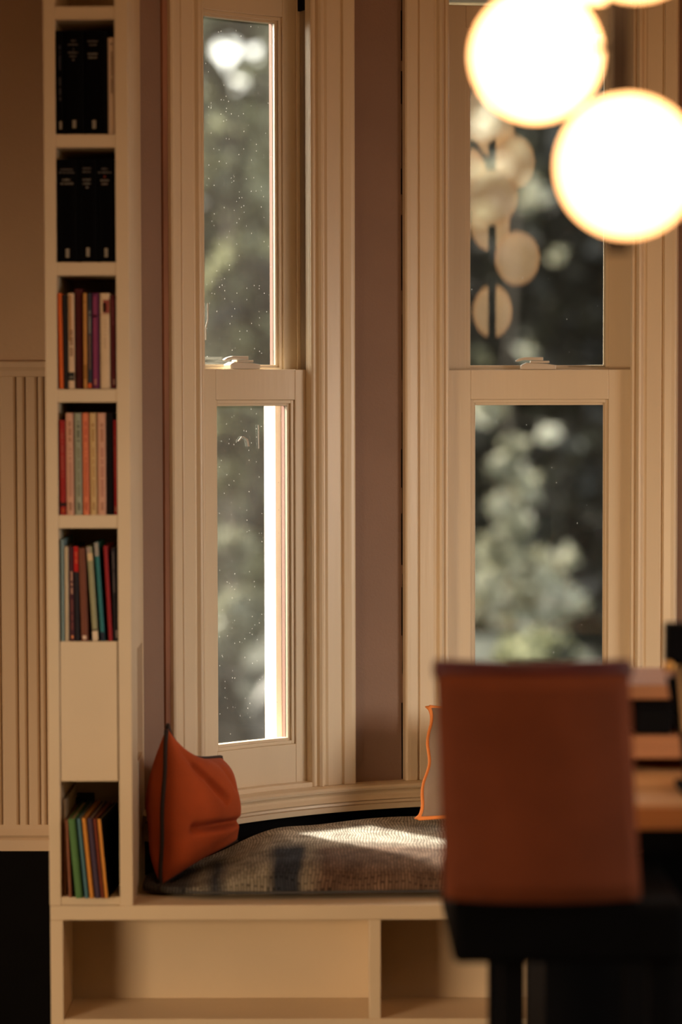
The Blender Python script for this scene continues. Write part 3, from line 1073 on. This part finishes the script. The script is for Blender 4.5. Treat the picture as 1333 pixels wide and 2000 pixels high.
book(b2, 190, 227.5, 311, 0, BLK, 'black hardback with a tiny red dot on its spine, right end of the second shelf', g2,
     marks=[('logo', .40, .58, .045, .135, PALE), ('title', .26, .60, .898, .914, GREY), ('title', .04, .80, .862, .878, GREY), ('red_dot', .38, .48, .820, .836, (.25, .05, .03)), ('title', .20, .68, .784, .802, (.2, .18, .16)), ('title', .26, .60, .748, .768, (.2, .16, .15))])
g3 = 'paperbacks on the third shelf'
b3 = 759
book(b3, 116, 125, 573, 3, (.62, .12, .022), 'thin bright orange paperback leaning at the left end of the third shelf', g3)
book(b3, 125, 133, 576, 2, (.018, .014, .014), 'thin black paperback between the orange and the cream-and-brown books', g3)
book(b3, 133.5, 146, 573, 0, (.66, .48, .32), 'cream and brown mottled paperback with a black band near its foot', g3,
     marks=[('band', .0, 1., .085, .17, (.02, .02, .018)), ('title', .15, .9, .115, .125, PALE), ('band', .1, .55, .5, .98, (.42, .22, .09)), ('title', .3, .75, .34, .62, (.25, .14, .08))])
book(b3, 147, 163, 565, 0, (.075, .010, .012), 'dark maroon hardback, the tallest on the third shelf', g3, depth=.14, front=.012)
book(b3, 163.2, 171, 573, 0, (.52, .25, .07), 'thin mustard paperback beside the tall maroon hardback', g3, marks=[('band', 0, 1, .10, .25, (.33, .15, .035)), ('band', 0, 1, .90, .91, (.3, .13, .03))])
book(b3, 171.5, 180.5, 573, 0, (.035, .040, .058), 'thin navy paperback with an orange foot on the third shelf', g3, marks=[('band', .0, .9, 0.004, .055, (.6, .11, .03)), ('title', .3, .75, .58, .82, (.30, .28, .25)), ('band', .25, .75, .2, .56, (.16, .09, .07))])
book(b3, 181, 194.5, 573, 0, (.125, .020, .075), 'purple paperback with a pale logo at its foot', g3, marks=[('band', .15, .65, .05, .97, (.25, .045, .12)), ('logo', .25, .6, .035, .10, (.6, .3, .2)), ('dot', .2, .65, .745, .775, (.45, .12, .16))])
book(b3, 196, 216, 573, 0, (.66, .50, .33), 'wide cream paperback with a small dark red picture near its head', g3,
     marks=[('picture', .30, .96, .79, .93, (.30, .07, .055)), ('line', .04, .96, .772, .780, (.45, .25, .16)), ('picture_figure', .32, .62, .80, .90, (.55, .33, .22)), ('title', .42, .58, .42, .72, (.50, .36, .24))])
book(b3, 217, 229, 577, 1, (.090, .012, .016), 'dark maroon paperback with a pale oval logo, right end of the third shelf', g3, marks=[('logo', .35, .72, .04, .10, (.5, .3, .22)), ('title', .3, .7, .68, .95, (.16, .035, .04))])
g4 = 'paperbacks on the fourth shelf'
b4 = 1006
book(b4, 117.5, 129.5, 821, 1, (.30, .018, .016), 'red paperback, shorter than its neighbours, left end of the fourth shelf', g4, marks=[('band', 0, 1, .09, .13, (.03, .01, .01)), ('logo', .25, .75, .025, .07, (.6, .12, .03)), ('title', .2, .7, .4, .9, (.38, .07, .05))])
MK = lambda c1, c2: [('title', .40, .68, .72, .92, c1), ('title', .40, .70, .18, .66, c2), ('logo', .40, .66, .045, .125, c1)]
book(b4, 130, 145.5, 807, 1, (.60, .33, .23), 'pink paperback left of the sage green one', g4, marks=MK((.30, .13, .07), (.45, .22, .16)))
book(b4, 147, 161.5, 807, 1, (.30, .32, .24), 'sage green paperback between pink and coral books', g4, marks=MK((.06, .06, .04), (.20, .20, .13)))
book(b4, 162.5, 175, 807, 1, (.68, .20, .10), 'coral paperback beside the sage green one', g4, marks=MK((.42, .06, .04), (.50, .11, .05)))
book(b4, 176.5, 190, 807, 1, (.58, .40, .19), 'straw yellow paperback between the coral and pink books', g4, marks=MK((.32, .17, .05), (.44, .26, .10)))
book(b4, 191, 208, 807, 0, (.60, .33, .23), 'pink paperback beside the black one on the fourth shelf', g4, marks=MK((.36, .15, .09), (.43, .19, .14)))
book(b4, 208.5, 222.5, 807, 0, (.010, .008, .009), 'black paperback between the pink and the short red books', g4)
book(b4, 223.5, 233, 821, 1, (.30, .010, .014), 'thin red paperback with a pale oval logo, right end of the fourth shelf', g4, marks=[('logo', .25, .65, .03, .09, (.7, .35, .2)), ('title', .2, .5, .4, .88, (.42, .07, .05))])
g5 = 'books on the fifth shelf'
b5 = 1253
book(b5, 119.5, 126.5, 1054, 0, (.17, .24, .25), 'thin blue-grey paperback, tallest at the left end of the fifth shelf', g5, depth=.16)
book(b5, 127, 135, 1068, 0, (.50, .40, .27), 'thin cream paperback beside the blue-grey one', g5)
book(b5, 136, 146, 1068, 1, (.055, .016, .024), 'dark plum paperback with cream lettering on its spine', g5, marks=[('title', .35, .75, .50, .76, (.50, .28, .20)), ('title', .4, .75, .12, .46, (.20, .06, .05)), ('dot', .35, .8, .03, .06, (.7, .25, .1))])
book(b5, 147, 156, 1067, 2, (.018, .015, .020), 'black paperback with a bright red head', g5, marks=[('red_band', .0, 1., .73, .998, (.42, .012, .010)), ('title', .3, .8, .82, .96, (.55, .10, .05))])
book(b5, 158.5, 173, 1071, 5, (.165, .055, .032), 'thick brown paperback with a white dot at its foot', g5, marks=[('dot', .2, .75, .02, .06, (.65, .48, .36))])
book(b5, 181, 192.5, 1068, 11, (.30, .29, .17), 'sage green leaning paperback with a cream foot', g5, marks=[('foot', .0, 1., .004, .105, (.66, .52, .38)), ('band', 0, 1, .108, .125, (.08, .06, .04)), ('picture', .05, .95, .85, .93, (.62, .44, .25)), ('band', 0, .6, .93, .995, (.35, .26, .22))])
book(b5, 197, 205.5, 1060, 12, (.030, .16, .17), 'slim teal paperback with a grey head, leaning beside the sage green one', g5, marks=[('head', .0, 1, .86, .998, (.30, .28, .25)), ('foot', 0, 1, .003, .09, (.018, .02, .035))])
book(b5, 212, 220.5, 1067, 9, (.28, .016, .020), 'slim red paperback leaning between the teal and black ones', g5)
book(b5, 222, 234, 1070, 4, (.014, .011, .014), 'black paperback with grey lettering, right end of the fifth shelf', g5, marks=[('title', .25, .6, .52, .97, (.12, .095, .09)), ('logo', .55, .9, .035, .12, (.5, .42, .38))])
g6 = 'large books on the bottom shelf'
b6 = 1752
book(b6, 124, 130, 1562, 0, (.42, .33, .22), 'thin cream book standing upright at the left end of the bottom shelf', g6, depth=.2, front=.02)
book(b6, 134, 141, 1602, 6, (.24, .09, .05), 'thin brown book between the cream and the wide green ones', g6, depth=.2, front=-.004)
book(b6, 147.5, 162, 1601, 14, (.085, .19, .065), 'wide green book leaning on the bottom shelf', g6, depth=.22, front=-.016, rotz=-1)
book(b6, 166, 173.5, 1600, 15, (.075, .18, .22), 'slim steel-blue book leaning beside the wide green one', g6, depth=.22, front=-.016, rotz=-1)
book(b6, 175.5, 184, 1599, 15, (.60, .25, .045), 'slim orange book leaning between blue and purple ones', g6, depth=.22, front=-.016, rotz=-1.5)
book(b6, 186, 197, 1600, 15, (.060, .040, .070), 'dark purple book leaning on the bottom shelf', g6, depth=.21, front=-.016, rotz=-2)
book(b6, 197.5, 204.5, 1600, 15, (.17, .035, .016), 'rust red book leaning beside the dark purple one', g6, depth=.21, front=-.016, rotz=-2.5)
lb = book(b6, 205, 213, 1600, 14, BLK, 'black-covered book with orange spine, rightmost of the leaning books', g6, depth=.20, front=-.016, rotz=-4,
          marks=[('spine_strip', .0, .8, .003, .997, (.60, .25, .045))])
bk = MB().box(P(146, 1650, 4.92).x, P(181, 1650, 4.92).x, 4.905, 4.97, P(170, b6, YS).z + .0003, P(150, 1558, 4.905).z)
bk = bk.build('book', bookmat((.010, .011, .016)), None, bevel=.002)
tag(bk, 'tall black book standing behind the leaning books on the bottom shelf', 'book', g6)


# ------------------------------------------------------------------ globe chandelier
YR = 3.11
rx = P(1208, 200, YR).x
rb = P(1208, 494, YR).z
ch = empty('chandelier', (rx, YR, Z_CEIL))
tag(ch, 'hanging cluster lamp of glowing opal globes on a dark square rod', 'chandelier')
part(MB().box(rx - .0155, rx + .0155, YR - .012, YR + .012, rb, Z_CEIL), 'rod', M_bronze, ch, .002)
part(MB().lathe([(0.0, -.025), (.06, -.025), (.065, -.02), (.065, -.0005), (0.0, -.0005)], 32, (rx, YR, Z_CEIL)), 'ceiling_rose', M_bronze, ch)
GR = .0865
globes = [(1048, 109, 3.20), (1226, 325, 2.995), (1165, -116, 3.37), (1246, -141, 2.985), (1370, -330, 3.15), (1075, -420, 3.08), (1235, -560, 3.24), (1215, -640, 2.98)]
for (px, py, Y) in globes:
    c = P(px, py, Y)
    m = MB()
    prof = [(GR * math.sin(math.pi * k / 24), -GR * math.cos(math.pi * k / 24)) for k in range(25)]
    m.lathe(prof, 40, c)
    part(m, 'globe', M_globe, ch, smooth=True)
    d = (Vector((rx, YR, c.z)) - c)
    L_ = d.length
    if L_ > GR:
        s = c + d * ((GR - .004) / L_)
        part(MB().tube([s, Vector((rx, YR, c.z))], .004, 10), 'arm', M_bronze, ch, smooth=True)

# ------------------------------------------------------------------ bar chair
YC = 3.40
chair = empty('bar_chair', (P(1050, 1760, YC).x, YC + .2, 0))
tag(chair, 'bar chair with tan leather back and black seat, standing in front of the window bench', 'chair')
# backrest: gently bowed panel, wider at the foot
m = MB()
n, k = 18, 14
TL, TR, BL, BR = P(853, 1312, YC + .05), P(1233, 1312, YC + .05), P(869, 1762, YC), P(1256, 1762, YC)
vs, fs = [], []
for side in (0, 1):
    for j in range(k + 1):
        for i in range(n + 1):
            u, v = i / n, j / k
            p = (BL * (1 - u) + BR * u) * (1 - v) + (TL * (1 - u) + TR * u) * v
            bow = .028 * (2 * u - 1) ** 2
            rim = min(1, min(u, 1 - u) / .05) * min(1, min(v, 1 - v) / .05)
            th = .012 + .010 * math.sqrt(max(0, rim))
            vs.append(p + Vector((0, bow + (th if side else -th), 0)))
W = n + 1; off = W * (k + 1)
for j in range(k):
    for i in range(n):
        a = j * W + i
        fs += [(a, a + 1, a + W + 1, a + W), (off + a, off + a + W, off + a + W + 1, off + a + 1)]
for i in range(n):
    fs += [(i, off + i, off + i + 1, i + 1), (k * W + i, k * W + i + 1, off + k * W + i + 1, off + k * W + i)]
for j in range(k):
    a = j * W
    fs += [(a, a + W, off + a + W, off + a), (a + n, off + a + n, off + a + W + n, a + W + n)]
m.add(vs, fs)
part(m, 'backrest', M_tan_leather, chair, smooth=False, bevel=.004)
m = MB()
pts = []
for i in range(n + 1):
    u = i / n
    p = TL * (1 - u) + TR * u
    pts.append(p + Vector((0, .028 * (2 * u - 1) ** 2, .001)))
m.tube(pts, .0145, 12)
c = part(m, 'top_roll', M_burgundy, chair, smooth=True)
zs1, zs0 = P(1000, 1768, YC + .02).z, P(1000, 1888, YC + .02).z
xs0, xs1 = P(884, 1830, YC + .03).x, P(1345, 1830, YC + .03).x
part(MB().box(xs0, xs1, YC + .03, YC + .42, zs0, zs1), 'seat', M_seatblack, chair, .012, False)
for (px, yy) in ((1003, YC + .07), (1290, YC + .07), (1003, YC + .37), (1290, YC + .37)):
    x = P(px if yy < YC + .1 else px, 1950, YC + .07).x
    part(MB().prism([(x - .018, yy - .018, 0), (x + .018, yy - .018, 0), (x + .018, yy + .018, 0), (x - .018, yy + .018, 0)], (0, 0, zs0 + .005)), 'leg', M_black, chair, .003)
for x in (P(905, 1765, YC + .03).x, P(1220, 1765, YC + .03).x):
    part(MB().box(x - .014, x + .014, YC + .032, YC + .052, zs1 - .02, BL.z + .14), 'back_post', M_black, chair, .003)
zfoot = .25
xl, xr_ = P(1003, 1950, YC + .07).x, P(1290, 1950, YC + .07).x
part(MB().box(xl, xr_, YC + .06, YC + .08, zfoot, zfoot + .025).box(xl, xr_, YC + .36, YC + .38, zfoot, zfoot + .025), 'foot_rail', M_black, chair, .003)

# ------------------------------------------------------------------ counter with wooden top on a dark base
YK = 3.66
ct = empty('counter', (P(1300, 1600, YK + .3).x, YK + .35, 0))
tag(ct, 'counter with thick honey-coloured wooden top on a black base at the right edge', 'counter')
zk1, zk0 = P(1290, 1570, YK).z, P(1290, 1620, YK).z
xk0 = P(1120, 1590, YK).x
part(MB().box(xk0, xk0 + 1.0, YK, YK + .62, zk0, zk1), 'worktop', M_oak, ct, .004)
part(MB().box(xk0 + .004, xk0 + .998, YK - .006, YK, zk0 + .001, zk1 - .004), 'edge_band', M_oakedge, ct, .001)
xbp = P(1068, 1950, YC + .47).x
part(MB().box(xbp, xk0 + .98, YK + .23, YK + .60, 0, zk0), 'base', M_black, ct)

# wooden tiered tray on the counter
YT = YK + .30
tr_ = empty('wooden_shelf_box', (P(1330, 1450, YT).x, YT + .12, zk1))
tag(tr_, 'low open brown wooden shelf box standing on the counter behind the tan chair', 'shelf box')
x0, x1 = P(1205, 1400, YT).x, P(1400, 1400, YT).x
zt1, zt0_ = P(1270, 1338, YT).z, P(1270, 1366, YT).z
zm1, zm0 = P(1270, 1438, YT).z, P(1270, 1482, YT).z
part(MB().box(x0, x1, YT, YT + .26, zt0_, zt1), 'top_board', M_walnut, tr_, .003)
part(MB().box(x0, x1, YT, YT + .26, zm0, zm1), 'shelf', M_walnut, tr_, .003)
part(MB().box(x0, x0 + .018, YT + .01, YT + .26, zk1, zm0).box(x0, x0 + .018, YT + .01, YT + .26, zm1, zt0_).box(x1 - .018, x1, YT + .01, YT + .26, zk1, zm0).box(x1 - .018, x1, YT + .01, YT + .26, zm1, zt0_), 'side_panel', M_walnut, tr_)
part(MB().box(x0 + .018, x1 - .018, YT + .245, YT + .26, zk1, zm0).box(x0 + .018, x1 - .018, YT + .245, YT + .26, zm1, zt0_), 'back_panel', M_black, tr_)
bx0, bx1 = P(1243, 1400, YT + .02).x, P(1312, 1400, YT + .02).x
bb_ = empty('box', ((bx0 + bx1) / 2, YT + .09, zm1))
tag(bb_, 'small black box sitting inside the open wooden shelf box', 'box')
part(MB().box(bx0, bx1, YT + .02, YT + .17, zm1 + .0005, zm1 + .045), 'body', M_black, bb_, .003)
part(MB().box(bx0 - .002, bx1 + .002, YT + .018, YT + .172, zm1 + .0455, zm1 + .058), 'lid', M_black, bb_, .003)

# dark upright display stand, right edge, standing on the counter
YD = YK + .10
st = empty('display_stand', (P(1345, 1560, YD).x, YD + .03, zk1))
tag(st, 'black square-headed display stand with a brass knob at the right edge of the counter', 'stand')
part(MB().box(P(1302, 1250, YD).x, P(1302, 1250, YD).x + .085, YD, YD + .035, P(1302, 1300, YD).z, P(1302, 1218, YD).z), 'head', M_black, st, .005)
part(MB().prism([P(1318, 1300, YD) + Vector((0, .01, 0)), P(1345, 1300, YD) + Vector((0, .01, 0)), P(1372, 1552, YD) + Vector((0, .01, 0)), P(1345, 1552, YD) + Vector((0, .01, 0))], (0, .02, 0)), 'post', M_black, st, .002)
part(MB().prism([P(1303, 1322, YD), P(1318, 1322, YD), P(1338, 1424, YD), P(1320, 1424, YD)], (0, .008, 0)), 'brace', M_black, st)
part(MB().prism([P(1324, 1300, YD) + Vector((0, -.004, 0)), P(1331, 1300, YD) + Vector((0, -.004, 0)), P(1346, 1430, YD) + Vector((0, -.004, 0)), P(1334, 1430, YD) + Vector((0, -.004, 0))], (0, .004, 0)), 'pale_strip', M_oak, st)
part(MB().lathe([(0, -.010), (.007, -.007), (.010, 0), (.007, .007), (0, .010)], 16, P(1307, 1302, YD - .012)), 'knob', M_brass, st, smooth=True)
part(MB().box(P(1330, 1560, YD).x, P(1330, 1560, YD).x + .11, YD - .03, YD + .07, zk1 + .0003, zk1 + .012), 'foot', M_black, st, .003)

# ------------------------------------------------------------------ garden
Z_G = -2.7
tag(MB().box(-40, 40, 5.7, 70, Z_G - .2, Z_G).build('ground_lawn', M_grass), kind='structure')
rng = random.Random(11)


def leaves(mb, blobs, count, size, rnd, holes=()):
    """loose leaf quads scattered through ellipsoids (cx, cy, cz, rx, ry, rz, weight)"""
    tot = sum(b[6] for b in blobs)
    for b in blobs:
        for _ in range(int(count * b[6] / tot)):
            while True:
                p = Vector((rnd.uniform(-1, 1), rnd.uniform(-1, 1), rnd.uniform(-1, 1)))
                if .25 < p.length < 1: break
            c = Vector((b[0] + p.x * b[3], b[1] + p.y * b[4], b[2] + p.z * b[5]))
            if any(((c.x - h[0]) / h[3]) ** 2 + ((c.z - h[2]) / h[5]) ** 2 < 1 for h in holes): continue
            a = Vector((rnd.gauss(0, 1), rnd.gauss(0, 1), rnd.gauss(0, 1))).normalized()
            t = a.cross(Vector((rnd.gauss(0, 1), rnd.gauss(0, 1), rnd.gauss(0, 1)))).normalized()
            s = size * rnd.uniform(.6, 1.4)
            mb.add([c - a * s, c + t * s * .45, c + a * s, c - t * s * .45], [(0, 1, 2, 3)])


def tree(name, label, cat, x, y, trunk_r, h, blobs, count, size, lm, bark=None, group=None, holes=()):
    root = empty(name, (x, y, Z_G))
    tag(root, label, cat, group)
    m = MB()
    pts = [(x + .05 * math.sin(i * 1.3), y, Z_G - .05 + h * i / 6) for i in range(7)]
    m.tube(pts, [trunk_r * (1 - .09 * i) for i in range(7)], 10)
    part(m, 'trunk', bark or M_bark, root, smooth=True)
    m = MB()
    leaves(m, blobs, count, size, rng, holes)
    o = part(m, 'foliage', lm, root)
    o['kind'] = 'stuff'
    return root


def blob(px, py, Y, rpx, w=1.0, ry=None, deep=None):
    c = P(px, py, Y)
    r = rpx / F_PX * Y
    return (c.x, c.y, c.z, r, deep or r, (ry / F_PX * Y) if ry else r, w)


# dark evergreens behind the right-hand window
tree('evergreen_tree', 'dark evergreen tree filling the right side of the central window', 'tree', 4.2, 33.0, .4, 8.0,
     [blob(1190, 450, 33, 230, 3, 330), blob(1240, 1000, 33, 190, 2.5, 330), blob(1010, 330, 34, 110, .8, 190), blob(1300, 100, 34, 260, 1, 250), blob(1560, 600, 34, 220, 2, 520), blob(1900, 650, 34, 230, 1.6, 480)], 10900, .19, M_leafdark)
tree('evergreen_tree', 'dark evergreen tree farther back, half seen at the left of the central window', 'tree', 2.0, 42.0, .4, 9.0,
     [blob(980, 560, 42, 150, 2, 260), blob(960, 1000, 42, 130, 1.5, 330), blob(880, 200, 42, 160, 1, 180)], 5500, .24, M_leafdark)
tree('light_spot_tree', 'thin added tree whose sparse pale leaves stand in for light spots high in the central window', 'tree', P(1000, 500, 30).x, 30.0, .05, 6.5,  # added tree; its pale leaves stand in for bright spots of light
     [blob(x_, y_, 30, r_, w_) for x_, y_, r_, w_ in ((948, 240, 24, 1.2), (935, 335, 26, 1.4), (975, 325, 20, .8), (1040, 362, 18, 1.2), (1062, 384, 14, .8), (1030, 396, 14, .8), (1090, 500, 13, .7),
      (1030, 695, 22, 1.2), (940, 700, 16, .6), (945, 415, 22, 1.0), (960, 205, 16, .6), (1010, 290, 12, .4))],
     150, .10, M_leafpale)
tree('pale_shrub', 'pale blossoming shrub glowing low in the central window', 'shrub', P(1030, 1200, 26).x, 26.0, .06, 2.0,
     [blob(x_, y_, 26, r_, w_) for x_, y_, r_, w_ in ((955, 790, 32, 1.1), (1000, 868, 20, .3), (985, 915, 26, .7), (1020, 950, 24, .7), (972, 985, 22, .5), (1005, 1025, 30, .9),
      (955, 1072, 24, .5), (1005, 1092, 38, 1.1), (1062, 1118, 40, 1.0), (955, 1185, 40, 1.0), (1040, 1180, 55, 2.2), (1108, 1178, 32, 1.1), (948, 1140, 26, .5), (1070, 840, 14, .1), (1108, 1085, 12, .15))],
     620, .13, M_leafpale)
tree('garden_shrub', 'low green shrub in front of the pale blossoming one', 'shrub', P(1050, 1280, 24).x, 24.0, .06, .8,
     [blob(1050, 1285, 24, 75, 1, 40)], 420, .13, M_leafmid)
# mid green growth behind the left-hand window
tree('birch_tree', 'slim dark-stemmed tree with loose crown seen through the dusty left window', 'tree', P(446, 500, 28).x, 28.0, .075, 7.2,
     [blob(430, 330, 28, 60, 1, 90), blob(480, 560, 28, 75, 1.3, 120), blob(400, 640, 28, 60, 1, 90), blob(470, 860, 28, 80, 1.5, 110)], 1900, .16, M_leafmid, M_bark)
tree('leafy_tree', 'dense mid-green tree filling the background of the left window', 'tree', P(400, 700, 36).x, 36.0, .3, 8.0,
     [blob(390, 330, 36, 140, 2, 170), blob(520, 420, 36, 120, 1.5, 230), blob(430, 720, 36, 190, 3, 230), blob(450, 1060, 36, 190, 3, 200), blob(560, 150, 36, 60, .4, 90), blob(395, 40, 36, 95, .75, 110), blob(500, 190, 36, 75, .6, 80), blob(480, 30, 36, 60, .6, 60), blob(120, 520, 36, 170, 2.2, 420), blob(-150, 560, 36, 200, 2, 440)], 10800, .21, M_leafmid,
     holes=[blob(425, 95, 36, 24), blob(455, 88, 36, 20), blob(436, 122, 36, 20), blob(466, 160, 36, 17), blob(484, 172, 36, 17), blob(455, 178, 36, 12), blob(505, 48, 36, 15), blob(507, 122, 36, 14), blob(503, 168, 36, 13), blob(430, 250, 36, 10)])
tree('conifer_shrub', 'dark pointed conifer low in the left window beside the shed', 'shrub', P(440, 1400, 24).x, 24.0, .05, 1.0,
     [blob(440, 1440, 24, 50, 2, 40), blob(440, 1390, 24, 32, 1, 40), blob(438, 1345, 24, 16, .4, 36)], 900, .10, M_leafdark)
tree('garden_shrub', 'light grey-green shrub low behind the left window', 'shrub', P(460, 1200, 25).x, 25.0, .05, 1.6,
     [blob(468, 1200, 25, 45, 1.2, 40), blob(420, 1270, 25, 60, 1, 45), blob(440, 1080, 25, 50, .5, 40)], 700, .14, M_leafsage)
tree('dark_hedge', 'tall dark hedge closing off the far end of the garden', 'hedge', 0.0, 52.0, .3, 5.0,
     [(-9, 52, .5, 6, 2, 5, 2), (0, 52.4, .7, 6, 2, 5, 2), (8, 52, 1.2, 6, 2, 6.2, 2), (15, 52, 1.6, 5, 2, 6, 1)], 12000, .36, M_leafdark)
# little grey-roofed shed, low in the left window
YSH = 25.0
q0, q1 = P(478, 1340, YSH), P(620, 1440, YSH)
shed = empty('garden_shed', ((q0.x + q1.x) / 2, YSH + .6, Z_G))
tag(shed, 'low dark garden shed with grey curved roof at the foot of the left window', 'shed')
part(MB().box(q0.x + .06, q1.x - .06, YSH + .1, YSH + 1.2, Z_G, q1.z), 'wall', M_shed, shed)
ring = [(q0.x + (q1.x - q0.x) * i / 10, YSH, q1.z + (q0.z - q1.z) * math.sin(math.pi * i / 10) ** .6) for i in range(11)]
part(MB().prism(ring, (0, 1.3, 0)), 'roof', M_roof, shed)
